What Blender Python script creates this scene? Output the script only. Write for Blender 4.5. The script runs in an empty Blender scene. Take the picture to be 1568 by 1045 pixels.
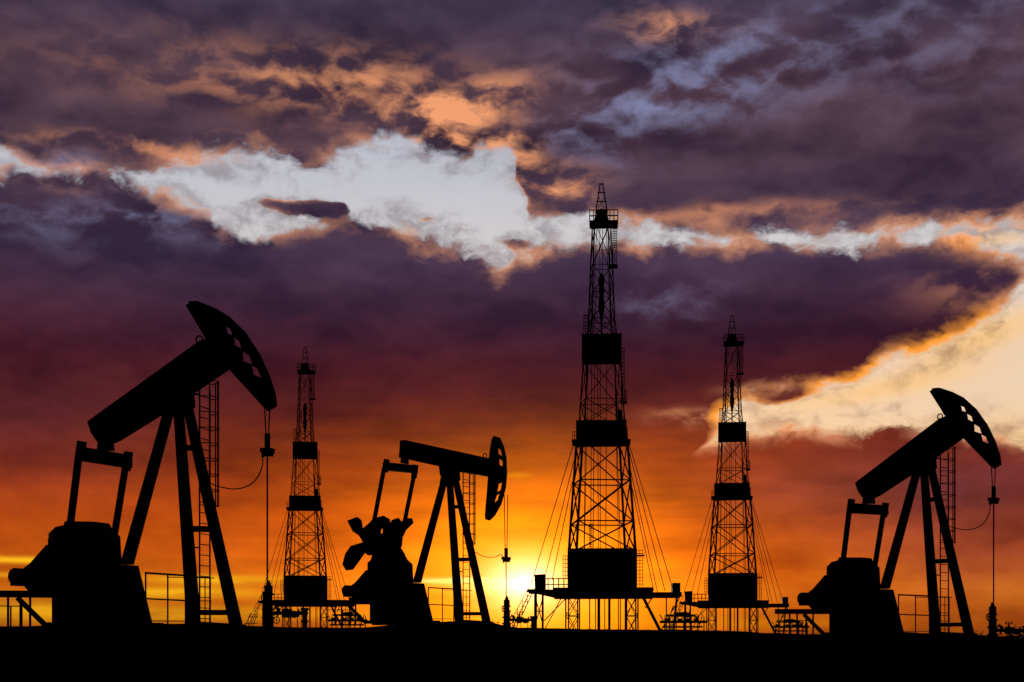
import bpy, math, random
import numpy as np
from mathutils import Vector, Matrix
from mathutils.geometry import tessellate_polygon

random.seed(4)
F = 2178.0          # focal length of the 50 mm lens, in units of 1/1568 picture width
EYE = 1.6
HY = 985.0
scene = bpy.context.scene
scene.view_settings.view_transform = 'Standard'
scene.view_settings.look = 'None'
scene.view_settings.exposure = 0

# ---------------------------------------------------------------- camera
cam_d = bpy.data.cameras.new("camera")
cam = bpy.data.objects.new("camera", cam_d)
scene.collection.objects.link(cam)
cam.location = (0, 0, EYE)
cam.rotation_euler = (math.radians(90), 0, 0)
cam_d.lens = 50
cam_d.sensor_width = 36
cam_d.shift_y = (HY - 522.5) / 1568
cam_d.clip_end = 20000
scene.camera = cam

def s2l(c):
    out = []
    for v in c:
        v = v / 255.0
        out.append(v / 12.92 if v <= 0.04045 else ((v + 0.055) / 1.055) ** 2.4)
    return out

# ---------------------------------------------------------------- sky
world = bpy.data.worlds.new("sky")
scene.world = world
world.use_nodes = True
try:
    world.cycles.sampling_method = 'MANUAL'
    world.cycles.sample_map_resolution = 128
except Exception:
    pass
nt = world.node_tree
nt.nodes.clear()
N = nt.nodes
Lk = nt.links

def setin(sock, v):
    if isinstance(v, bpy.types.NodeSocket):
        Lk.new(v, sock)
    elif isinstance(v, (tuple, list)):
        sock.default_value = tuple(v) + (1,) if len(v) == 3 and len(sock.default_value) == 4 else tuple(v)
    else:
        sock.default_value = v

def M(op, a, b=None, c=None, clamp=False):
    n = N.new("ShaderNodeMath"); n.operation = op; n.use_clamp = clamp
    setin(n.inputs[0], a)
    if b is not None: setin(n.inputs[1], b)
    if c is not None: setin(n.inputs[2], c)
    return n.outputs[0]
def add(a, b): return M('ADD', a, b)
def sub(a, b): return M('SUBTRACT', a, b)
def mul(a, b): return M('MULTIPLY', a, b)
def smooth(x, lo, hi, o0=0.0, o1=1.0):
    n = N.new("ShaderNodeMapRange"); n.interpolation_type = 'SMOOTHSTEP'
    setin(n.inputs[0], x)
    for i, v in enumerate((lo, hi, o0, o1)): n.inputs[i + 1].default_value = v
    return n.outputs[0]
def comb(x, y, z=0.0):
    n = N.new("ShaderNodeCombineXYZ")
    setin(n.inputs[0], x); setin(n.inputs[1], y); setin(n.inputs[2], z)
    return n.outputs[0]
def noise(vec, scale, detail=5, rough=0.5, dist=0.0, col=False, lac=2.0):
    n = N.new("ShaderNodeTexNoise"); n.noise_dimensions = '3D'
    Lk.new(vec, n.inputs['Vector'])
    n.inputs['Scale'].default_value = scale
    n.inputs['Detail'].default_value = detail
    n.inputs['Roughness'].default_value = rough
    n.inputs['Lacunarity'].default_value = lac
    n.inputs['Distortion'].default_value = dist
    return n.outputs['Color' if col else 'Fac']
def mix(f, a, b, mode='MIX'):
    n = N.new("ShaderNodeMix"); n.data_type = 'RGBA'; n.blend_type = mode; n.clamp_factor = True
    setin(n.inputs[0], f); setin(n.inputs[6], a); setin(n.inputs[7], b)
    return n.outputs[2]
def ramp(x, stops):
    n = N.new("ShaderNodeValToRGB"); Lk.new(x, n.inputs[0])
    cr = n.color_ramp; cr.interpolation = 'LINEAR'
    stops = sorted(stops, key=lambda s: s[0])
    while len(cr.elements) < len(stops): cr.elements.new(0.5)
    for e, (p, c) in zip(cr.elements, stops):
        e.position = p; e.color = tuple(s2l(c)) + (1,)
    return n.outputs[0]
def scalecol(c, f):
    n = N.new("ShaderNodeVectorMath"); n.operation = 'SCALE'
    setin(n.inputs[0], c); setin(n.inputs['Scale'], f)
    return n.outputs[0]
def addcol(a, b):
    n = N.new("ShaderNodeVectorMath"); n.operation = 'ADD'
    setin(n.inputs[0], a); setin(n.inputs[1], b)
    return n.outputs[0]

def ang(px, py):
    az = math.atan((px - 784) / F)
    el = math.atan((HY - py) / F * math.cos(az))
    return math.degrees(az), math.degrees(el)

tc = N.new("ShaderNodeTexCoord")
sep = N.new("ShaderNodeSeparateXYZ"); Lk.new(tc.outputs['Generated'], sep.inputs[0])
X, Y, Z = sep.outputs
az = mul(M('ARCTAN2', X, Y), 57.2958)
el = mul(M('ARCSINE', Z), 57.2958)
P0 = comb(az, mul(el, 1.5), 3.7)

# domain warp
wn = N.new("ShaderNodeSeparateXYZ")
Lk.new(noise(P0, 0.42, 3, 0.5, col=True), wn.inputs[0])
wx = mul(sub(wn.outputs[0], 0.5), 1.7)
wy = mul(sub(wn.outputs[1], 0.5), 0.9)
lowf = smooth(el, 1.0, 8.0, 0.25, 1.0)
A = add(az, mul(wx, lowf))
E = add(el, mul(wy, lowf))

def edge(pts):
    n = N.new("ShaderNodeFloatCurve")
    t = M('MULTIPLY_ADD', A, 1 / 44.0, 0.5, clamp=True)
    Lk.new(t, n.inputs['Value'])
    c = n.mapping.curves[0]
    P = []
    for px, py in pts:
        a, e = ang(px, py); P.append(((a + 22) / 44.0, (e + 2) / 32.0))
    while len(c.points) < len(P): c.points.new(0.5, 0.5)
    for p, (x, y) in zip(c.points, sorted(P)):
        p.location = (x, max(0, min(1, y)))
        p.handle_type = 'AUTO_CLAMPED'
    n.mapping.update()
    return sub(mul(n.outputs[0], 32.0), 2.0)

def blob(cx, cy, rx, ry, a=None, e=None, rot=0.0):
    a0, e0 = ang(cx, cy)
    k = 0.0263
    dx = sub(a if a is not None else A, a0); dy = sub(e if e is not None else E, e0)
    if rot:
        c, s = math.cos(math.radians(rot)), math.sin(math.radians(rot))
        dx, dy = add(mul(dx, c), mul(dy, s)), sub(mul(dy, c), mul(dx, s))
    dx = mul(dx, 1 / (rx * k)); dy = mul(dy, 1 / (ry * k))
    r2 = add(mul(dx, dx), mul(dy, dy))
    return M('EXPONENT', mul(r2, -1.0))
def bsum(lst, **kw):
    out = None
    for b in lst:
        w = b[4] if len(b) > 4 else 1.0
        rt = b[5] if len(b) > 5 else 0.0
        v = mul(blob(b[0], b[1], b[2], b[3], rot=rt, **kw), w)
        out = v if out is None else add(out, v)
    return out

up = edge([(-60, 205), (0, 220), (100, 250), (200, 260), (260, 246), (330, 236), (400, 235), (440, 258), (490, 252), (530, 232), (600, 210), (650, 228),
           (700, 245), (740, 222), (785, 235), (808, 330), (860, 326), (890, 320), (930, 342), (1000, 352), (1100, 358), (1300, 358), (1400, 351), (1500, 345), (1568, 335), (1640, 330)])
lt = edge([(-60, 272), (0, 274), (60, 276), (150, 268), (200, 275), (260, 300), (310, 320), (350, 350), (400, 360), (450, 352), (485, 345), (540, 338), (590, 345),
           (640, 365), (700, 378), (740, 402), (765, 420), (800, 396), (850, 377), (920, 370), (1000, 372), (1100, 370), (1200, 368), (1300, 382), (1350, 374), (1430, 366), (1500, 378), (1568, 398), (1640, 420)])
lb = edge([(-60, 1040), (950, 1040), (1010, 900), (1070, 700), (1105, 640), (1145, 612), (1200, 606), (1280, 590), (1350, 564), (1450, 515), (1530, 480), (1568, 447), (1640, 400)])
bk = edge([(-60, 640), (900, 640), (1060, 676), (1100, 674), (1200, 662), (1300, 654), (1400, 652), (1500, 666), (1568, 682), (1640, 690)])

dU = sub(E, up)
dL = M('MINIMUM', sub(lt, E), sub(E, lb))
dB = sub(bk, E)
dens0 = M('MAXIMUM', M('MAXIMUM', dU, dL), dB)
scr = bsum([(440, 316, 62, 11, 1.7), (850, 292, 50, 28, 1.2), (505, 320, 24, 14, 1.6), (775, 330, 34, 8, 1.3), (772, 368, 44, 12, 1.3), (655, 335, 16, 6, 0.9), (1205, 606, 40, 12, 1.0),
            (720, 350, 40, 8, 0.8), (80, 245, 130, 30, 0.5)])
Pn = comb(A, mul(E, 1.5), 11.3)
fb = noise(Pn, 0.75, 8, 0.60)
fbs = mul(sub(fb, 0.5), 2.0)
fsc = smooth(el, 1.0, 10.0, 0.5, 1.0)
dens = add(add(dens0, mul(fbs, fsc)), scr)
alphaA = smooth(dens, -0.26, 0.30)
veil = mul(smooth(dens, -1.5, 0.1), 0.55)
alpha = M('MAXIMUM', alphaA, mul(veil, smooth(fb, 0.36, 0.66)))

# ---- relief shading of cloud masses: compare noise towards the sun (below)
def relief(scale, off, det, rough, seed, sy=1.9):
    a = noise(comb(A, mul(E, sy), seed), scale, det, rough)
    b = noise(comb(A, mul(sub(E, off), sy), seed), scale, det, rough)
    return a, sub(a, b)
nA, rA = relief(0.15, 0.9, 3, 0.45, 21.0)
nB, rB = relief(0.42, 0.4, 6, 0.50, 33.0)
fine = sub(fb, 0.5)
shade = add(add(mul(sub(nA, 0.5), 1.3), mul(rA, 1.0)), mul(rB, 0.5))
shade = add(add(shade, mul(sub(nB, 0.5), 0.5)), mul(fine, 0.5))
elt = M('MULTIPLY_ADD', el, 1 / 32.0, 2 / 32.0, clamp=True)
def et(py): return (ang(784, py)[1] + 2) / 32.0
dark = ramp(elt, [(et(0), (48, 41, 60)), (et(130), (52, 38, 56)), (et(260), (54, 38, 54)), (et(400), (50, 37, 60)), (et(480), (50, 28, 48)), (et(560), (54, 18, 32)),
                  (et(640), (66, 18, 24)), (et(720), (96, 26, 16)), (et(790), (122, 38, 12)), (et(850), (140, 48, 12)), (et(905), (160, 62, 12)), (et(985), (90, 36, 10)), (1.0, (46, 42, 64))])
lite = ramp(elt, [(et(0), (86, 74, 98)), (et(130), (106, 76, 86)), (et(260), (98, 74, 90)), (et(400), (88, 65, 88)), (et(480), (82, 47, 66)), (et(560), (88, 35, 44)),
                  (et(640), (112, 40, 34)), (et(720), (156, 54, 22)), (et(790), (190, 74, 18)), (et(850), (206, 92, 20)), (et(905), (224, 124, 26)), (et(985), (150, 60, 16)), (1.0, (90, 90, 120))])
cloud = mix(M('MULTIPLY_ADD', shade, 1.0, 0.38, clamp=True), dark, lite)
purp = bsum([(1460, 745, 260, 62, 0.8), (1180, 770, 110, 60, 0.15), (40, 640, 200, 90, 0.45), (1500, 850, 160, 60, 0.4)], a=az, e=el)
cloud = mix(M('MULTIPLY', purp, 1.0, clamp=True), cloud, scalecol(tuple(s2l((94, 44, 58))), M('MULTIPLY_ADD', shade, 0.9, 0.85)))

# cool and warm patches
cool = bsum([(1000, 165, 120, 40, 0.9), (1110, 100, 150, 45, 0.7), (900, 215, 70, 40, 0.6), (1300, 60, 300, 70, 0.45), (1020, 460, 70, 26, 0.6), (30, 250, 110, 24, 0.8), (250, 335, 120, 26, 0.7), (60, 340, 160, 30, 0.4)])
cool = mul(cool, smooth(add(add(nB, mul(rB, 1.0)), mul(fine, 0.7)), 0.30, 0.90))
cloud = mix(mul(cool, 0.85), cloud, tuple(s2l((128, 130, 168))))
warm = bsum([(690, 168, 95, 26, 1.5, 12), (540, 135, 160, 36, 0.6), (690, 216, 80, 11, 1.8), (350, 110, 200, 40, 0.2), (1030, 38, 60, 18, 0.7), (240, 225, 190, 12, 0.5), (860, 285, 50, 24, 0.9),
             (1080, 640, 60, 12, 0.7), (1500, 440, 80, 30, 0.25), (790, 240, 36, 40, 0.7), (1100, 328, 220, 12, 0.4), (1180, 596, 50, 8, 0.6)])
warm = mul(warm, smooth(add(add(nB, mul(rB, 1.5)), mul(fine, 0.9)), 0.26, 0.88))
cloud = mix(M('MULTIPLY', warm, 1.15, clamp=True), cloud, tuple(s2l((242, 160, 112))))

# lit rims of the clouds (thin cloud passes light)
rimw = mul(smooth(dens, -0.25, 0.10), smooth(dens, 0.80, 0.05))
rimn = smooth(add(nB, mul(fine, 0.6)), 0.38, 0.68)
lowrim = bsum([(1340, 570, 190, 36, 1.0, 14), (1490, 500, 90, 40, 1.0), (1100, 630, 60, 30, 0.9), (1510, 372, 60, 26, 0.8)], a=az, e=el)
rimcol = mix(M('MULTIPLY', lowrim, 1.0, clamp=True), tuple(s2l((236, 162, 118))), tuple(s2l((255, 158, 52))))
rimf = mul(rimw, add(mul(rimn, 0.7), mul(lowrim, smooth(add(nB, fine), 0.25, 0.65, 0.4, 0.9))))
cloud = mix(M('MULTIPLY', rimf, 1.0, clamp=True), cloud, rimcol)

# ---- clear sky behind
clear = ramp(elt, [(et(0), (150, 160, 190)), (et(200), (180, 183, 196)), (et(300), (196, 196, 203)), (et(400), (208, 203, 203)), (et(520), (232, 212, 194)), (et(640), (238, 206, 170)),
                   (et(760), (250, 195, 115)), (et(850), (255, 185, 50)), (et(985), (255, 150, 20)), (1.0, (110, 130, 185))])
skyn = N.new("ShaderNodeTexSky"); skyn.sky_type = 'NISHITA'; skyn.sun_disc = False
SAZ, SEL = ang(806, 893)
skyn.sun_elevation = math.radians(SEL); skyn.sun_rotation = math.radians(SAZ)
clear = addcol(clear, scalecol(skyn.outputs[0], 0.003))
clear = scalecol(clear, M('MULTIPLY_ADD', nA, 0.2, 0.89))
gold = bsum([(1500, 520, 120, 28, 0.85, 20), (1330, 600, 170, 18, 0.6, 8), (1530, 366, 50, 12, 0.6)], a=az, e=el)
clear = mix(gold, clear, tuple(s2l((255, 200, 130))))

col = mix(alpha, clear, cloud)

# ---- glow of the low sun scattered through the cloud deck
def glow(rx, ry, dy=0.0, dx=0.0):
    x = mul(sub(az, SAZ + dx), 1 / rx); y = mul(sub(el, SEL + dy), 1 / ry)
    return M('SQRT', add(mul(x, x), mul(y, y)))
g_red = M('EXPONENT', mul(M('POWER', glow(12.5, 4.5), 1.6), -1.0))
g_or = M('EXPONENT', mul(M('POWER', glow(5.4, 3.5), 1.9), -1.0))
g_ye = M('EXPONENT', mul(M('POWER', glow(2.9, 2.2), 1.4), -1.0))
g_wh = M('EXPONENT', mul(M('POWER', glow(1.05, 0.66), 1.5), -1.0))
streak = noise(comb(mul(az, 0.22), mul(el, 1.5), 2.0), 1.0, 5, 0.52)
smod = smooth(streak, 0.25, 0.72, 0.62, 1.25)
lowm = smooth(el, 11.0, 7.5)
add1 = scalecol((0.48, 0.095, 0.0), mul(mul(g_red, smod), lowm))
add2 = scalecol((1.15, 0.20, 0.0), mul(g_or, smod))
col = addcol(addcol(col, add1), add2)

# ---- clear slots low over the horizon
slA = add(az, mul(wx, 0.6)); slE = add(el, mul(wy, 0.22))
slot = bsum([(30, 858, 95, 5, 1.1), (20, 880, 60, 4, 0.5), (330, 889, 100, 7, 0.95), (270, 908, 110, 8, 0.95), (50, 935, 130, 16, 0.7), (330, 940, 160, 12, 0.5)], a=slA, e=slE)
slot = mul(slot, smooth(streak, 0.30, 0.55, 0.4, 1.0))
col = mix(M('MULTIPLY', slot, 0.98, clamp=True), col, tuple(s2l((255, 186, 26))))
slot3 = bsum([(880, 945, 200, 22, 0.7), (600, 945, 100, 12, 0.5), (1180, 955, 140, 8, 0.3), (795, 728, 22, 4, 0.5)], a=slA, e=slE)
col = mix(M('MULTIPLY', slot3, 0.8, clamp=True), col, tuple(s2l((255, 160, 10))))
slot2 = bsum([(700, 889, 75, 3.8, 1.4), (790, 898, 80, 8, 0.9)], a=slA, e=slE)
col = mix(M('MULTIPLY', slot2, 1.0, clamp=True), col, tuple(s2l((255, 235, 120))))
add3 = scalecol((0.8, 0.48, 0.0), g_ye)
add4 = scalecol((1.6, 1.6, 1.2), g_wh)
col = addcol(addcol(col, add3), add4)

# the half of the sky away from the sun is much darker
back = smooth(Y, -0.2, 0.75, 0.10, 1.0)
col = scalecol(col, back)
bg = N.new("ShaderNodeBackground"); Lk.new(col, bg.inputs[0]); bg.inputs[1].default_value = 1.0
wo = N.new("ShaderNodeOutputWorld"); Lk.new(bg.outputs[0], wo.inputs[0])

# ---------------------------------------------------------------- sun lamp
sd = bpy.data.lights.new("sun", 'SUN'); so = bpy.data.objects.new("sun", sd)
scene.collection.objects.link(so)
sd.energy = 2.0; sd.angle = math.radians(0.5); sd.color = (1.0, 0.62, 0.32)
ra, re_ = math.radians(SAZ), math.radians(SEL)
sdir = Vector((math.sin(ra) * math.cos(re_), math.cos(ra) * math.cos(re_), math.sin(re_)))
so.rotation_euler = sdir.to_track_quat('Z', 'Y').to_euler()
so.location = sdir * 500

# ---------------------------------------------------------------- materials
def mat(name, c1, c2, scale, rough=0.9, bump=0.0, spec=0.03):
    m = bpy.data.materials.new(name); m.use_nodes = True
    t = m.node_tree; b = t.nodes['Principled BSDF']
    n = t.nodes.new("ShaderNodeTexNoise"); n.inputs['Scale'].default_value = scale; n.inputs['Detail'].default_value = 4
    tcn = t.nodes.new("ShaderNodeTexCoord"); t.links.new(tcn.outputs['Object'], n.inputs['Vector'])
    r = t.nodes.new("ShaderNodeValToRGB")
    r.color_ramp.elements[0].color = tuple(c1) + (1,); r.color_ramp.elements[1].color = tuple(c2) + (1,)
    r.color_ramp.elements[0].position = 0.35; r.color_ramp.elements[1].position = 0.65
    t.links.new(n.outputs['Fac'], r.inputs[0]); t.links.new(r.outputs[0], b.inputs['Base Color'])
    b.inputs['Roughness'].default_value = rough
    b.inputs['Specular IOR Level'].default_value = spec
    if bump:
        bp = t.nodes.new("ShaderNodeBump"); bp.inputs['Strength'].default_value = bump
        t.links.new(n.outputs['Fac'], bp.inputs['Height']); t.links.new(bp.outputs[0], b.inputs['Normal'])
    return m
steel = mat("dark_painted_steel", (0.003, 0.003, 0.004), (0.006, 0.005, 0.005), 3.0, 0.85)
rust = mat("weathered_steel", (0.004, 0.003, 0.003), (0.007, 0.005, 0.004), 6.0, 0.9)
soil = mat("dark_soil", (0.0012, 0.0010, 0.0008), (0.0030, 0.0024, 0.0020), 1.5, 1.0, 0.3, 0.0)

# ---------------------------------------------------------------- mesh builder
class MB:
    def __init__(s): s.v = []; s.f = []
    def prism(s, p, q, a, b):
        n = len(a); o = len(s.v)
        s.v += [p + x for x in a] + [q + x for x in b]
        for i in range(n):
            j = (i + 1) % n
            s.f.append((o + i, o + j, o + n + j, o + n + i))
        s.f.append(tuple(o + i for i in range(n))[::-1]); s.f.append(tuple(o + n + i for i in range(n)))
    def frame(s, p, q):
        d = (q - p).normalized()
        u = Vector((0, 0, 1)) if abs(d.z) < 0.95 else Vector((0, 1, 0))
        x = d.cross(u).normalized(); y = x.cross(d).normalized()
        return x, y
    def bar(s, p, q, w, h=None):
        p, q = Vector(p), Vector(q); h = h or w
        if (q - p).length < 1e-5: return
        x, y = s.frame(p, q)
        r = [x * w / 2 + y * h / 2, -x * w / 2 + y * h / 2, -x * w / 2 - y * h / 2, x * w / 2 - y * h / 2]
        s.prism(p, q, r, r)
    def cyl(s, p, q, r1, r2=None, n=14):
        p, q = Vector(p), Vector(q); r2 = r1 if r2 is None else r2
        x, y = s.frame(p, q)
        A_ = [x * math.cos(2 * math.pi * i / n) * r1 + y * math.sin(2 * math.pi * i / n) * r1 for i in range(n)]
        B_ = [x * math.cos(2 * math.pi * i / n) * r2 + y * math.sin(2 * math.pi * i / n) * r2 for i in range(n)]
        s.prism(p, q, A_, B_)
    def path(s, pts, w):
        for a, b in zip(pts[:-1], pts[1:]): s.cyl(a, b, w / 2, n=6)
    def ring(s, c, r, w, ax, n=20):
        c = Vector(c); ax = Vector(ax).normalized(); u = Vector((0, 0, 1)) if abs(ax.z) < .9 else Vector((1, 0, 0))
        x = ax.cross(u).normalized(); y = ax.cross(x)
        P_ = [c + x * math.cos(2 * math.pi * i / n) * r + y * math.sin(2 * math.pi * i / n) * r for i in range(n + 1)]
        s.path(P_, w)
    def dome(s, c, r, n=12, sz=1.0):
        c = Vector(c); prev = None
        for k in range(0, 9):
            t = -math.pi / 2 + math.pi * k / 8; rr = max(r * math.cos(t), 0.001); z = r * math.sin(t) * sz
            cur = (c + Vector((0, 0, z)), rr)
            if prev: s.cyl(prev[0], cur[0], prev[1], cur[1], n)
            prev = cur
    def poly(s, pts2, t0, t1, holes=()):
        """outline (L,Z) extruded along local Y from t0 to t1"""
        loops = [list(pts2)] + [list(h) for h in holes]
        tri = tessellate_polygon([[Vector((a, b, 0)) for a, b in lp] for lp in loops])
        flat = [p for lp in loops for p in lp]; n = len(flat); o = len(s.v)
        s.v += [Vector((a, t0, b)) for a, b in flat] + [Vector((a, t1, b)) for a, b in flat]
        for t in tri:
            s.f.append((o + t[0], o + t[1], o + t[2])); s.f.append((o + n + t[2], o + n + t[1], o + n + t[0]))
        k = 0
        for lp in loops:
            m = len(lp)
            for i in range(m):
                j = (i + 1) % m
                s.f.append((o + k + i, o + k + j, o + n + k + j, o + n + k + i))
            k += m
    def mesh(s, name, m=None):
        me = bpy.data.meshes.new(name); me.from_pydata([tuple(v) for v in s.v], [], s.f); me.update()
        me.materials.append(m or steel)
        return me

def assemble(name, parts, loc, rotz, scale=1.0):
    e = bpy.data.objects.new(name, None); scene.collection.objects.link(e)
    e.empty_display_size = 1
    e.location = loc; e.rotation_euler = (0, 0, rotz); e.scale = (scale,) * 3
    for pn, me in parts:
        o = bpy.data.objects.new(pn, me); scene.collection.objects.link(o); o.parent = e
    return e

# ---------------------------------------------------------------- pumpjack
TH = math.radians(32); CS, SN = math.cos(TH), math.sin(TH)
PD = 40.0
def tracer(ox, oy, sc, azc):
    def P(px, py, T):
        k = (px - ox) / sc * azc / F
        Lc = (k * (PD + T * CS) - T * SN) / (CS + k * SN)
        d = -Lc * SN + T * CS
        hy = (985 - 958)
        z = (hy + (oy - py) / sc) / F * (PD + d) - hy / F * PD
        return Vector((Lc, T, z))
    def P2(pts, T): return [(v.x, v.z) for v in (P(a, b, T) for a, b in pts)]
    return P, P2
PA, PA2 = tracer(285, 958, 1.0, math.cos(math.atan((285 - 784) / F)))
PM, PM2 = tracer(696, 953, 0.65, 1.0)
m_ = 1 / 54.45

def pump_static():
    parts = []
    b = MB()
    b.poly(PA2([(88, 905), (90, 822), (100, 812), (112, 809), (114, 803), (158, 803), (163, 812), (172, 820), (174, 905)], 0), -0.35, 0.35)
    b.poly(PA2([(110, 850), (112, 812), (150, 806), (170, 822), (172, 860), (168, 905), (110, 905)], 0), -0.6, 0.5)
    b.cyl(PA(118, 850, -1.3), PA(172, 846, 1.3), 0.13)
    parts.append(("gear_reducer", b.mesh("gear_reducer")))
    b = MB()
    b.poly(PA2([(97, 900), (212, 898), (226, 962), (97, 965)], 0), -0.25, 0.25)
    b.poly(PA2([(185, 867), (206, 867), (229, 962), (160, 962), (160, 880)], 0), -0.22, 0.22)
    b.poly(PA2([(76, 885), (150, 885), (150, 962), (90, 962), (90, 915), (78, 915)], -0.4), -0.6, -0.4)
    b.bar(PA(-20, 912, 0), PA(110, 912, 0), 0.3, 0.2)
    b.bar(PA(34, 918, 0), PA(76, 960, 0), 0.12, 0.12)
    for x in (5, 20, 38, 52): b.bar(PA(x, 916, -0.1), PA(x, 966, -0.1), 0.05)
    for x in (24, 40): b.bar(PA(x, 930, 0.4), PA(x, 966, 0.4), 0.035)
    b.bar(PA(-20, 930, 0.4), PA(48, 930, 0.4), 0.03)
    b.bar(PA(92, 958, 0), PA(236, 958, 0), 1.0, 0.15)
    parts.append(("skid_base", b.mesh("skid_base")))
    b = MB()
    c = PA(37, 886, 0)
    b.cyl(c + Vector((0, -0.22, 0)), c + Vector((0, 0.2, 0)), 0.25, n=20)
    b.bar(PA(28, 897, 0), PA(60, 897, 0), 0.3, 0.12)
    b.poly(PA2([(44, 874), (54, 866), (78, 838), (92, 845), (92, 912), (52, 908), (42, 896)], 0), -0.08, 0.08)
    b.poly(PA2([(50, 880), (80, 848), (100, 850), (100, 900), (60, 904)], 0.2), 0.15, 0.3)
    parts.append(("motor_and_belt_guard", b.mesh("motor_and_belt_guard")))
    b = MB()
    b.prism(PA(195, 866, 0), PA(262, 618, 0), [Vector((x * .17, y * .1, 0)) for x, y in ((1, 1), (-1, 1), (-1, -1), (1, -1))], [Vector((x * .12, y * .1, 0)) for x, y in ((1, 1), (-1, 1), (-1, -1), (1, -1))])
    def tt(y): return .13 + .97 * (y - 620) / 335
    sec = [Vector((x, y, 0)) for x, y in ((.11, .1), (-.11, .1), (-.11, -.1), (.11, -.1))]
    sec2 = [v * 1.35 for v in sec]
    b.prism(PA(297, 962, -tt(957)), PA(273, 622, -.13), sec2, sec)
    b.prism(PA(363, 962, tt(957)), PA(285, 612, .13), sec2, sec)
    def lx(y): return 273 + 24 * (y - 622) / 335
    def rx(y): return 285 + 78 * (y - 612) / 347
    for y, w in ((686, .16), (810, .17), (938, .15)):
        b.bar(PA(lx(y), y, -tt(y)), PA(rx(y), y, tt(y)), .1, w)
    b.bar(PA(302, 956, -.3), PA(372, 960, tt(957)), .35, .14)
    b.poly(PA2([(252, 632), (257, 612), (280, 600), (294, 602), (296, 622), (283, 634), (266, 640)], 0), -.12, .12)
    b.cyl(PA(283, 604, -.35), PA(283, 604, .35), .13)
    b.bar(PA(290, 605, 0), PA(305, 603, 0.3), .08, .06)
    parts.append(("samson_post", b.mesh("samson_post")))
    b = MB()
    L0 = 0.25; z0 = -0.1; z1 = 6.75
    for T in (.3, .85): b.bar((L0, T, z0), (L0, T, z1), .035)
    z = z0 + .3
    while z < z1: b.bar((L0, .3, z), (L0, .85, z), .024); z += .3
    hoop = [(L0 + .42 * math.sin(a), .575 - .34 * math.cos(a)) for a in [math.pi * i / 8 for i in range(9)]]
    z = 3.4
    while z < 7.0:
        b.path([Vector((x, y, z)) for x, y in hoop], .03); z += .44
    for i in (2, 4, 6, 7): b.bar((hoop[i][0], hoop[i][1], 3.4), (hoop[i][0], hoop[i][1], 6.95), .028)
    for zz in (2.2, 5.2): b.bar((L0, .3, zz), (0.1 + .02 * zz, .1, zz), .04)
    parts.append(("caged_ladder", b.mesh("caged_ladder")))
    pts = [(319, 735), (326, 741), (345, 746), (362, 747), (378, 743), (392, 733), (401, 717), (404, 703), (402, 692), (405, 686)]
    V = [PA(x, y, 0.1) for x, y in pts]
    sm = []
    for i in range(len(V) - 1):
        p0, p1, p2, p3 = V[max(i - 1, 0)], V[i], V[i + 1], V[min(i + 2, len(V) - 1)]
        for k in range(4):
            t = k / 4
            sm.append(0.5 * ((2 * p1) + (-p0 + p2) * t + (2 * p0 - 5 * p1 + 4 * p2 - p3) * t * t + (-p0 + 3 * p1 - 3 * p2 + p3) * t ** 3))
    sm.append(V[-1])
    return parts, sm

def arc_plate(b, arc, P, T, thick=.05, wid=.2):
    V = [P(x, y, T) for x, y in arc]
    r = [Vector((0, wid / 2, 0)), Vector((0, -wid / 2, 0)), Vector((-thick, -wid / 2, -.02)), Vector((-thick, wid / 2, -.02))]
    for p, q in zip(V[:-1], V[1:]): b.prism(p, q, r, r)

def rod_parts(P, x, ytop, ycar, yclamp, ybot, sc):
    b = MB()
    u = sc
    for dx in (-4.5 * u, 4 * u): b.cyl(P(x + dx, ytop, 0), P(x + dx * .5, ycar, 0), .02, n=6)
    b.cyl(P(x, ycar, 0), P(x, ycar + 22 * u, 0), .08)
    b.cyl(P(x, ycar + 20 * u, 0), P(x, yclamp, 0), .05)
    b.bar(P(x - 9 * u, yclamp, 0), P(x + 9 * u, yclamp, 0), .2, .12)
    b.bar(P(x - 6 * u, yclamp + 6 * u, 0), P(x + 7 * u, yclamp + 6 * u, 0), .2, .1)
    b.cyl(P(x - 6 * u, yclamp, 0), P(x - 6 * u, yclamp + 11 * u, 0), .03)
    b.cyl(P(x, yclamp, 0), P(x, ybot, 0), .025, n=8)
    return b

static, hoseA = pump_static()

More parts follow.
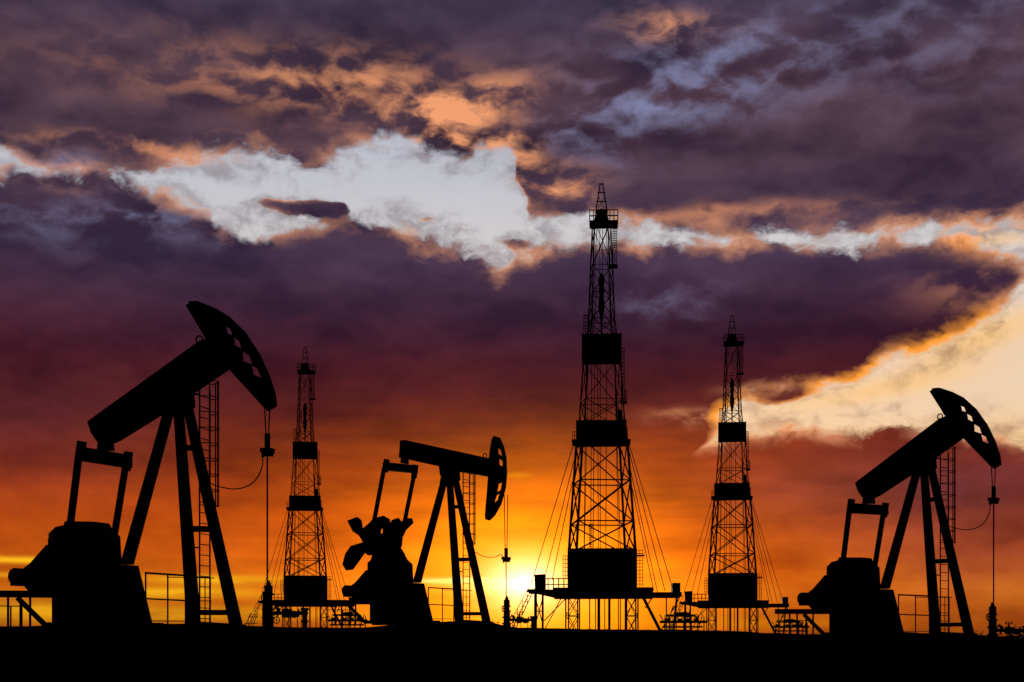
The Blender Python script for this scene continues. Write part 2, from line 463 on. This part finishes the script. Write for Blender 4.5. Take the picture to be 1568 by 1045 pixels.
def pump_up():
    parts = []
    b = MB()
    b.poly(PA2([(141, 652), (146, 668), (155, 682), (172, 682), (182, 677), (250, 632), (350, 560), (346, 530), (330, 515), (308, 524)], 0), -.17, .17)
    b.ring(PA(305, 519, 0), .1, .045, (0, 1, 0))
    b.poly(PA2([(155, 676), (172, 676), (174, 694), (153, 694)], 0), -.1, .1)
    parts.append(("walking_beam", b.mesh("walking_beam_raised")))
    b = MB()
    out = [(285, 468), (293, 462), (305, 461), (328, 469), (349, 480), (375, 504), (397, 536), (413, 570), (422, 598), (424, 616), (413, 623), (407, 621), (347, 558), (326, 522), (316, 518), (301, 494)]
    h = [[(346, 497), (354, 501), (357, 510), (348, 507)], [(358, 513), (368, 519), (371, 530), (360, 525)], [(372, 534), (384, 541), (388, 554), (373, 549)], [(386, 555), (396, 560), (402, 574), (389, 569)]]
    b.poly(PA2(out, 0), -.03, .03, [PA2(x, 0) for x in h])
    arc_plate(b, out[1:11], PA, 0)
    b.bar(PA(293, 468, 0), PA(318, 516, 0), .25, .06)
    parts.append(("horsehead", b.mesh("horsehead_raised")))
    b = MB()
    b.bar(PA(127, 700, -1.2), PA(197, 710, 1.2), .3, .36)
    for x, y, T in ((127, 694, -1.2), (197, 708, 1.2)):
        b.bar(PA(x + 1, y - 13, T), PA(x - 3, y + 16, T), .16, .24)
    b.bar(PA(123, 705, -1.2), PA(108, 830, -1.2), .1, .22)
    b.bar(PA(193, 718, 1.2), PA(172, 850, 1.2), .1, .22)
    parts.append(("equalizer_and_pitman_arms", b.mesh("equalizer_and_pitman_arms_raised")))
    b = MB()
    b.poly(PA2([(80, 830), (92, 812), (106, 808), (130, 830), (126, 880), (84, 890)], -1.2), -1.28, -1.12)
    b.poly(PA2([(140, 830), (164, 812), (178, 822), (181, 850), (176, 876), (146, 884)], 1.2), 1.12, 1.28)
    parts.append(("crank_counterweights", b.mesh("crank_counterweights_raised")))
    b = rod_parts(PA, 411, 618, 660, 686, 892, 1.0)
    b.path(hoseA, .035)
    parts.append(("bridle_and_polished_rod", b.mesh("bridle_and_polished_rod_raised")))
    return parts

def pump_down():
    parts = []
    b = MB()
    b.poly(PM2([(617, 679), (624, 678), (700, 691), (751, 700), (751, 729), (700, 722), (676, 716), (615, 705)], 0), -.17, .17)
    b.ring(PM(743, 696, 0), .09, .045, (0, 1, 0))
    b.poly(PM2([(617, 703), (625, 704), (625, 714), (616, 713)], 0), -.1, .1)
    b.poly(PM2([(674, 714), (702, 718), (699, 732), (676, 730)], 0), -.12, .12)
    parts.append(("walking_beam", b.mesh("walking_beam_lowered")))
    b = MB()
    out = [(754, 669), (758, 665), (765, 667), (771, 680), (775, 697), (776, 722), (774, 745), (767, 770), (757, 788), (750, 795), (744, 795), (743, 789), (746, 755), (748, 728), (749, 700), (752, 680)]
    h = [[(763, 683), (768, 686), (770, 695), (764, 693)], [(765, 700), (771, 703), (771, 712), (765, 709)], [(764, 739), (770, 736), (768, 748), (762, 752)], [(761, 757), (766, 753), (763, 764), (757, 769)]]
    b.poly(PM2(out, 0), -.03, .03, [PM2(x, 0) for x in h])
    arc_plate(b, out[1:10], PM, 0)
    parts.append(("horsehead", b.mesh("horsehead_lowered")))
    b = MB()
    b.bar(PM(591, 716, -1.2), PM(637, 724, 1.2), .3, .34)
    for x, y, T in ((592, 713, -1.2), (637, 725, 1.2)):
        b.bar(PM(x + 1, y - 8, T), PM(x - 2, y + 12, T), .16, .24)
    b.bar(PM(589, 718, -1.2), PM(574, 800, -1.2), .1, .2)
    b.bar(PM(636, 730, 1.2), PM(621, 805, 1.2), .1, .2)
    parts.append(("equalizer_and_pitman_arms", b.mesh("equalizer_and_pitman_arms_lowered")))
    b = MB()
    near = [(535, 800), (549, 794), (555, 799), (557, 812), (567, 803), (573, 796), (588, 791), (597, 796), (597, 804), (584, 812), (582, 832), (578, 850), (566, 852), (560, 848), (552, 860), (542, 874), (533, 875), (528, 866), (532, 850), (540, 838), (558, 832), (552, 822), (543, 816)]
    far = [(590, 812), (597, 808), (604, 800), (612, 797), (617, 803), (622, 797), (632, 797), (634, 804), (623, 815), (618, 826), (617, 838), (612, 850), (618, 858), (627, 868), (627, 880), (622, 892), (596, 890), (588, 850)]
    b.poly(PM2(near, -1.2), -1.24, -1.16)
    b.poly(PM2(far, 1.0), .96, 1.04)
    b.cyl(PM(573, 826, -1.3), PM(606, 822, 1.1), .16)
    parts.append(("crank_counterweights", b.mesh("crank_counterweights_lowered")))
    b = MB()
    b.poly(PM2([(576, 860), (584, 832), (600, 825), (616, 850), (618, 893), (570, 893)], 0), -.3, .3)
    parts.append(("crank_shaft_housing", b.mesh("crank_shaft_housing")))
    b = rod_parts(PM, 776, 755, 838, 854, 915, .65)
    b.path([PM(x, y, 0.1) for x, y in [(728, 845), (738, 851), (748, 853), (760, 852), (768, 848), (772, 852)]], .035)
    parts.append(("bridle_and_polished_rod", b.mesh("bridle_and_polished_rod_lowered")))
    return parts

def place(px, py, D): return Vector(((px - 784) / F * D, D, EYE + (HY - py) / F * D))
def yaw(px): return -math.atan((px - 784) / F)

up_parts = pump_up() + static
dn_parts = pump_down() + static
DA, DM, DR = 40.0, 40 / .65, 40 / .76
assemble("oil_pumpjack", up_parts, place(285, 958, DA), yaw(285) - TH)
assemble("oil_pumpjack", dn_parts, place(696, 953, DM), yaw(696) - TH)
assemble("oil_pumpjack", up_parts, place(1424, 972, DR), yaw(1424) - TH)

# ---------------------------------------------------------------- wellhead
def wellhead():
    b = MB(); q = lambda x, y, d=0: Vector((x * m_, d * m_, y * m_))
    segs = [(70, 66, 2.5), (66, 62, 4), (62, 50, 6.5), (50, 47, 8.5), (47, 40, 6), (40, 37, 9), (37, 27, 7), (27, 24, 10), (24, 14, 7), (14, 11, 10), (11, -6, 8)]
    for a, c, r in segs: b.cyl(q(0, a), q(0, c), r * m_, n=16)
    tree = b.mesh("christmas_tree_body", rust)
    b = MB()
    b.cyl(q(0, 20), q(52, 20), 3.2 * m_)
    for x in (12, 20, 33, 44): b.cyl(q(x, 20), q(x + 3, 20), 6.5 * m_)
    b.dome(q(27, 20), 7.5 * m_); b.dome(q(39, 18), 6 * m_)
    b.cyl(q(27, 26), q(27, 33), 1.5 * m_); b.ring(q(27, 33), 6 * m_, 1.6 * m_, (0, 0.3, 1))
    b.cyl(q(55, -6), q(55, 27), 4 * m_); b.cyl(q(55, 24), q(55, 28), 6.5 * m_); b.dome(q(55, 20), 5.5 * m_)
    b.cyl(q(55, 6), q(55, 9), 6 * m_)
    b.cyl(q(0, 44), q(-9, 44), 1.6 * m_); b.ring(q(-9, 44), 5 * m_, 1.6 * m_, (1, .3, 0))
    b.cyl(q(9, 30), q(18, 24), 2.4 * m_)
    b.ring(q(12, 9, -8), 5 * m_, 1.5 * m_, (.3, 1, 0)); b.bar(q(7, 9, -8), q(17, 9, -8), 1 * m_); b.bar(q(12, 4, -8), q(12, 14, -8), 1 * m_)
    for x in (-25, -36): b.bar(q(x, -4), q(x + 9, 20), 1.2 * m_)
    b.bar(q(-36, 4), q(-16, 4), 1.2 * m_); b.bar(q(-30, 14), q(-16, 14), 1.2 * m_)
    for x, z in ((30, 10), (44, 10)): b.bar(q(x, z - 14), q(x, z + 6), 1.5 * m_)
    pipe = b.mesh("flowline_valves", rust)
    return [("tree_body", tree), ("flowline_valves", pipe)]
wh = wellhead()
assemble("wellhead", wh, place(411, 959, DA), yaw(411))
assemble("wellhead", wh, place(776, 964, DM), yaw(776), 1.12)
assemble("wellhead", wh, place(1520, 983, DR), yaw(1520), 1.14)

# ---------------------------------------------------------------- railing
def railing():
    b = MB(); q = lambda x, y, d=0: Vector((x * m_, d * m_, y * m_))
    for x, w in ((0, 2.6), (33, 2.4), (60, 2.6), (90, 1.6)): b.bar(q(x, -6, x * .3), q(x, 82 - x * .04, x * .3), w * m_)
    b.bar(q(-1, 81.5, 0), q(60, 79, 18), 3 * m_); b.bar(q(60, 78, 18), q(104, 76, 31), 1.6 * m_)
    b.bar(q(0, 42, 0), q(60, 40, 18), 2.4 * m_); b.bar(q(60, 40, 18), q(100, 40, 30), 1.3 * m_)
    b.bar(q(0, 8, 0), q(60, 8, 18), 1.5 * m_)
    b.bar(q(33, 81, 10), q(33, 78, 60), 1.5 * m_); b.bar(q(33, 78, 60), q(100, 77, 60), 1.3 * m_)
    for x in (75, 100): b.bar(q(x, -6, 60), q(x, 78, 60), 1.2 * m_)
    return b.mesh("safety_railing")
rl = railing()
for px, py, D in ((223, 959, DA), (656, 953, DM), (1376, 973, DR)):
    o = bpy.data.objects.new("safety_railing", rl); scene.collection.objects.link(o)
    o.location = place(px, py, D); o.rotation_euler = (0, 0, yaw(px))

# ---------------------------------------------------------------- drilling derrick
DD = 143.0; dm = DD / F
def q(x, y, d=0): return Vector(((x - 921) * dm, d * dm, (965 - y) * dm))
YW = math.radians(9)
def corner(hw, y, i):
    sx, sy = ((-1, -1), (1, -1), (1, 1), (-1, 1))[i]
    w = hw / (math.cos(YW) + math.sin(YW))
    x, d = sx * w, sy * w
    return q(921 + x * math.cos(YW) - d * math.sin(YW), y, x * math.sin(YW) + d * math.cos(YW))
def lattice(b, y0, y1, h0, h1, bays, wl, wb, inner=True):
    hw = lambda y: h0 + (h1 - h0) * (y - y0) / (y1 - y0)
    for i in range(4): b.bar(corner(h0, y0, i), corner(h1, y1, i), wl)
    ys = [y0 + (y1 - y0) * k / bays for k in range(bays + 1)]
    for k, y in enumerate(ys):
        for i in range(4): b.bar(corner(hw(y), y, i), corner(hw(y), y, (i + 1) % 4), wb)
        if k < bays:
            y2 = ys[k + 1]
            for i in range(4):
                j = (i + 1) % 4
                b.bar(corner(hw(y), y, i), corner(hw(y2), y2, j), wb); b.bar(corner(hw(y), y, j), corner(hw(y2), y2, i), wb)
def derrick():
    parts = []
    b = MB()
    lattice(b, 343, 408, 14, 17, 1, .12, .06); lattice(b, 408, 450, 17, 18.5, 1, .12, .06); lattice(b, 450, 490, 18.5, 20, 1, .13, .06)
    lattice(b, 490, 516, 20, 23, 1, .13, .07)
    lattice(b, 516, 550, 26, 28, 1, .13, .07)
    lattice(b, 550, 614, 28, 32.5, 1, .14, .07); lattice(b, 614, 648, 32.5, 35, 1, .14, .07)
    lattice(b, 648, 677, 36, 38.5, 1, .15, .08)
    lattice(b, 677, 738, 39, 43.5, 1, .24, .11); lattice(b, 738, 800, 43.5, 48, 1, .24, .12); lattice(b, 800, 845, 48, 51, 1, .26, .12)
    for s in (-1, 1):
        b.bar(q(921 + 7 * s, 345, -3), q(921 + 16 * s, 550, -6), .06)
        b.bar(q(921 + 20 * s, 550, -8), q(921 + 26 * s, 845, -10), .06)
    parts.append(("lattice_mast", b.mesh("lattice_mast")))
    b = MB()
    for s in (-1, 1):
        for d in (-1, 1):
            b.bar(q(921 + 9 * s, 326, 6 * d), q(921 + 2 * s, 281, 1 * d), .1)
    b.bar(q(917, 281), q(925, 281), .1); b.bar(q(915, 294), q(927, 294), .09); b.bar(q(913, 308), q(929, 308), .09)
    b.bar(q(912, 326), q(926, 300), .06); b.bar(q(930, 326), q(916, 300), .06)
    b.bar(q(903, 343, 0), q(946, 343, 0), 2.0, .28)
    for y in (325, 334):
        for d in (-14, 14): b.bar(q(903, y, d), q(946, y, d), .08)
        for x in (903, 946): b.bar(q(x, y, -14), q(x, y, 14), .08)
    for x in (903, 909, 934, 940, 946):
        for d in (-14, 14): b.bar(q(x, 325, d), q(x, 343, d), .08)
    b.cyl(q(921, 328, -5), q(921, 328, 5), 8.0 * dm, n=18)
    b.poly([( (x - 921) * dm, (965 - y) * dm) for x, y in ((912, 330), (930, 330), (934, 343), (908, 343))], -.4, .4)
    parts.append(("crown_block", b.mesh("crown_block")))
    b = MB()
    def rect(x0, x1, y0, y1, a, c): b.poly([((x0 - 921) * dm, (965 - y0) * dm), ((x1 - 921) * dm, (965 - y0) * dm), ((x1 - 921) * dm, (965 - y1) * dm), ((x0 - 921) * dm, (965 - y1) * dm)], a, c)
    def panel(x0, x1, y0, y1, d):
        rect(x0, x1, y0, y1, -d * dm, -d * dm + .1); rect(x0, x1, y0, y1, d * dm, d * dm + .1)
        for x in (x0, x1): rect(x - .7, x + .7, y0, y1, -d * dm + .12, d * dm - .02)
        n = int((x1 - x0) / 7)
        for k in range(n + 1):
            x = x0 + (x1 - x0) * k / n
            b.bar(q(x, y0 - .6, -d - 1.2), q(x, y1, -d - 1.2), .1)
        b.bar(q(x0 - 1, y1, 0), q(x1 + 1, y1, 0), 2 * d * dm + .3, .22)
    panel(892, 950.5, 516, 550, 27); panel(883.5, 958, 648, 677, 34); panel(871, 973, 842, 906, 48)
    rect(945, 953, 628, 650, -.5, .5)
    b.bar(q(876, 677), q(965, 677), 3.5, .2)
    for x in (873, 884, 896): b.bar(q(x, 838, -50), q(x, 842, -50), .1)
    parts.append(("windbreak_panels", b.mesh("windbreak_panels")))
    b = MB()
    def cage(x0, x1, y0, y1, st, d=0, w=.06):
        for x in (x0, (x0 + x1) / 2, x1): b.bar(q(x, y0, d), q(x, y1, d), w)
        y = y0
        while y <= y1 + .1:
            b.bar(q(x0, y, d), q(x1, y, d), w); b.bar(q(x1, y, d), q(x1, y, d + 6), w); y += st
    cage(938.5, 944.5, 343, 408, 3.6); b.bar(q(932, 408), q(946, 408), 1, .15)
    cage(894, 900, 482, 516, 5); b.bar(q(893, 482), q(903, 482), .1)
    cage(951.5, 956.5, 533, 615, 5.5); b.bar(q(950, 616), q(960, 616), 1, .14)
    cage(956, 959.5, 597, 616, 6)
    cage(877, 883, 660, 677, 6); cage(958, 961, 655, 677, 6)
    cage(975, 984, 842, 905, 5.2); b.bar(q(972, 850), q(987, 850), 1, .1)
    cage(862, 869, 850, 884, 6)
    cage(902, 908, 800, 842, 3.5, 20, .06)
    parts.append(("ladders_and_platforms", b.mesh("ladders_and_platforms")))
    b = MB()
    for x in (918.5, 922.5): b.cyl(q(x, 343), q(x, 424), .03, n=5)
    prof = [(418, 2), (424, 4), (432, 5), (438, 3.5), (445, 4.5), (453, 3), (462, 5), (474, 4.5), (484, 2.5), (492, 1.5)]
    for (a, r1), (c, r2) in zip(prof[:-1], prof[1:]): b.cyl(q(921, a), q(921, c), r1 * dm, r2 * dm, 12)
    b.path([q(914, 440), q(911, 480), q(908, 516)], .09)
    b.cyl(q(921, 490), q(921, 516), .08, n=6)
    for x in (906, 910, 915, 919, 929): b.cyl(q(x, 550, random.uniform(-8, 8)), q(x + random.uniform(-2, 2), 845, random.uniform(-8, 8)), .04, n=5)
    for x0, x1 in ((898, 894), (941, 950)): b.cyl(q(x0, 550, 5), q(x1, 845, 5), .04, n=5)
    parts.append(("travelling_block_and_pipe", b.mesh("travelling_block_and_pipe")))
    b = MB()
    for (x0, y0, d0, x1, y1, d1) in ((879, 680, -20, 818, 884, -30), (879, 700, 20, 832, 884, 40), (877, 738, -20, 846, 888, -20),
                                    (962, 680, -20, 1029, 905, -30), (962, 700, 20, 1008, 905, 40), (965, 738, -20, 1000, 905, -20), (963, 690, 0, 1018, 905, 0)):
        b.cyl(q(x0, y0, d0), q(x1, y1, d1), .042, n=5)
    parts.append(("guy_lines", b.mesh("guy_lines")))
    b = MB()
    def polyq(pts, a, c): b.poly([((x - 921) * dm, (965 - y) * dm) for x, y in pts], a, c)
    b.bar(q(848, 908), q(998, 908), 7.0, .95)
    b.bar(q(810, 905), q(866, 906), 6.0, .3)
    b.bar(q(975, 911), q(1041, 911), 6.0, .42)
    b.bar(q(811, 904), q(852, 913, 0), 5, .2)
    polyq(((819, 880), (835, 879), (835, 905), (820, 905)), -1.5, 1.5)
    polyq(((1028, 893), (1040, 893), (1040, 911), (1028, 911)), -1.5, 1.5)
    for y in (886, 895): b.bar(q(835, y, -20), q(871, y, -20), .1)
    for x in (840, 848, 856, 864): b.bar(q(x, 885, -20), q(x, 906, -20), .11)
    def col(x0, x1, y0, y1, n, d):
        for x in (x0, x1): b.bar(q(x, y0, d), q(x, y1, d), .15)
        for k in range(n):
            a, c = y0 + (y1 - y0) * k / n, y0 + (y1 - y0) * (k + 1) / n
            b.bar(q(x0, a, d), q(x1, c, d), .08); b.bar(q(x1, a, d), q(x0, c, d), .08); b.bar(q(x0, c, d), q(x1, c, d), .08)
    col(867, 885, 913, 972, 2, -25); col(957, 976, 913, 972, 2, -25); col(870, 887, 913, 972, 2, 30); col(960, 974, 913, 972, 2, 30)
    for x, w in ((903, .12), (912, .1), (917, .3), (926, .1), (933, .25), (947, .1), (950, .1)): b.bar(q(x, 913), q(x, 972), w)
    b.bar(q(984, 913), q(1013, 970), .3); b.bar(q(988, 930, 10), q(1000, 913, 10), .12)
    for x in (820, 831): b.bar(q(x, 900), q(x, 972), .3 if x == 820 else .22)
    b.bar(q(820, 935), q(831, 935), .12); b.bar(q(820, 915), q(831, 955), .1); b.bar(q(831, 915), q(820, 955), .1)
    b.bar(q(833, 950), q(868, 914), .1); b.bar(q(833, 965), q(860, 914), .09)
    b.bar(q(1036, 911), q(1030, 972), .22); b.bar(q(1020, 911), q(1020, 972), .12)
    b.bar(q(1040, 915), q(1010, 968), .1)
    for dx in (0, 5): b.bar(q(818 - dx, 905, -25), q(788 - dx, 968, -25), .09)
    b.bar(q(818, 886, -25), q(784, 950, -25), .07)
    for k in range(9):
        t = k / 8; b.bar(q(818 - 30 * t, 905 + 63 * t, -25), q(811 - 30 * t, 905 + 63 * t, -25), .07)
    for k in range(0, 9, 2):
        t = k / 8; b.bar(q(816 - 30 * t, 888 + 58 * t, -25), q(816 - 30 * t, 910 + 60 * t, -25), .06)
    parts.append(("substructure_deck", b.mesh("substructure_deck")))
    return parts
dk = derrick()
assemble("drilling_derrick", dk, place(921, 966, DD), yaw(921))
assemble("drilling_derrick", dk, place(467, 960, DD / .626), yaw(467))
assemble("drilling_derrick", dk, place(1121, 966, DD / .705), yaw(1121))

# ---------------------------------------------------------------- pipe manifold skids
def manifold():
    b = MB(); g = lambda x, y, d=0: Vector((x * .066, d * .066, y * .066))
    for x in (0, 8, 18, 30, 42, 52, 62): b.bar(g(x, -8), g(x, 20 + (x * 7) % 9), .12)
    b.cyl(g(-8, 14), g(66, 14), .14); b.cyl(g(2, 24), g(48, 24), .12); b.cyl(g(-4, 6), g(60, 6), .1)
    b.poly([(a * .066, c * .066) for a, c in ((16, 22), (40, 22), (40, 28), (32, 30), (18, 29))], -.4, .4)
    for x in (4, 24, 36, 50): b.cyl(g(x, 14), g(x, 19), .28); b.ring(g(x, 22, -3), .26, .08, (0, 1, .3), 10)
    b.bar(g(-8, 26), g(4, 4), .1); b.bar(g(60, 26), g(52, 0), .1); b.cyl(g(48, 24), g(56, 10), .1)
    b.bar(g(10, 30), g(14, 40), .1); b.bar(g(12, 34), g(18, 34), .08)
    return b.mesh("pipe_manifold", rust)
mf = manifold()
for px, py, D, s in ((1018, 966, 150, 1), (508, 962, 165, .95), (1188, 971, 160, .85), (1545, 985, 60, .3)):
    o = bpy.data.objects.new("pipe_manifold", mf); scene.collection.objects.link(o)
    o.location = place(px, py, D); o.rotation_euler = (0, 0, yaw(px)); o.scale = (s, s, s)

# ---------------------------------------------------------------- ground
gl = [(-1500, 966), (-200, 964), (0, 963), (90, 960), (200, 957), (285, 957), (340, 958), (390, 961), (480, 963), (560, 963), (620, 957), (700, 952.5), (745, 954), (778, 963), (900, 965), (1000, 966),
      (1100, 968), (1200, 971), (1280, 973), (1340, 970), (1424, 971), (1490, 973), (1525, 982), (1568, 984), (1800, 985), (3000, 985)]
gx = np.array([(a - 784) / F for a, _ in gl]); gs = np.array([(HY - b_) / F for _, b_ in gl])
def sp(t):
    out = 0
    for o_, w in ((-.006, .2), (-.003, .25), (0, .1), (.003, .25), (.006, .2)): out += w * np.interp(t + o_, gx, gs)
    return out
def smooth1(x): x = np.clip(x, 0, 1); return x * x * (3 - 2 * x)
def height(x, y):
    yy = np.clip(y, 36, 240)
    z = EYE + yy * sp(np.clip(x / np.maximum(y, 36), -1.2, 1.2))
    z += 0.03 * np.sin(x * 1.3 + y * .4) * np.sin(y * .7 + 1) + .02 * np.sin(x * 3.1 + 2) * np.cos(y * 1.9) + .012 * np.sin(x * 7.3 + y)
    b_ = smooth1((y - 4) / 32.0)
    far = smooth1((y - 400) / 2000.0)
    z = z * (1 - far) + 0.5 * far
    return z * b_ + (0.04 * np.sin(x * .8) * np.sin(y * .6)) * (1 - b_)
xs = np.concatenate([-np.geomspace(6000, 90, 40), np.arange(-85, 85.1, .5), np.geomspace(90, 6000, 40)])
ys = np.concatenate([[-3000, -800, -200, -60], np.arange(-20, 30, 2), np.arange(30, 70, .8), np.arange(70, 250, 4), np.geomspace(254, 9000, 40)])
GX, GY = np.meshgrid(xs, ys); GZ = height(GX, GY)
nv, nu = GX.shape
verts = np.stack([GX.ravel(), GY.ravel(), GZ.ravel()], 1)
idx = np.arange(nv * nu).reshape(nv, nu)
faces = np.stack([idx[:-1, :-1].ravel(), idx[:-1, 1:].ravel(), idx[1:, 1:].ravel(), idx[1:, :-1].ravel()], 1)
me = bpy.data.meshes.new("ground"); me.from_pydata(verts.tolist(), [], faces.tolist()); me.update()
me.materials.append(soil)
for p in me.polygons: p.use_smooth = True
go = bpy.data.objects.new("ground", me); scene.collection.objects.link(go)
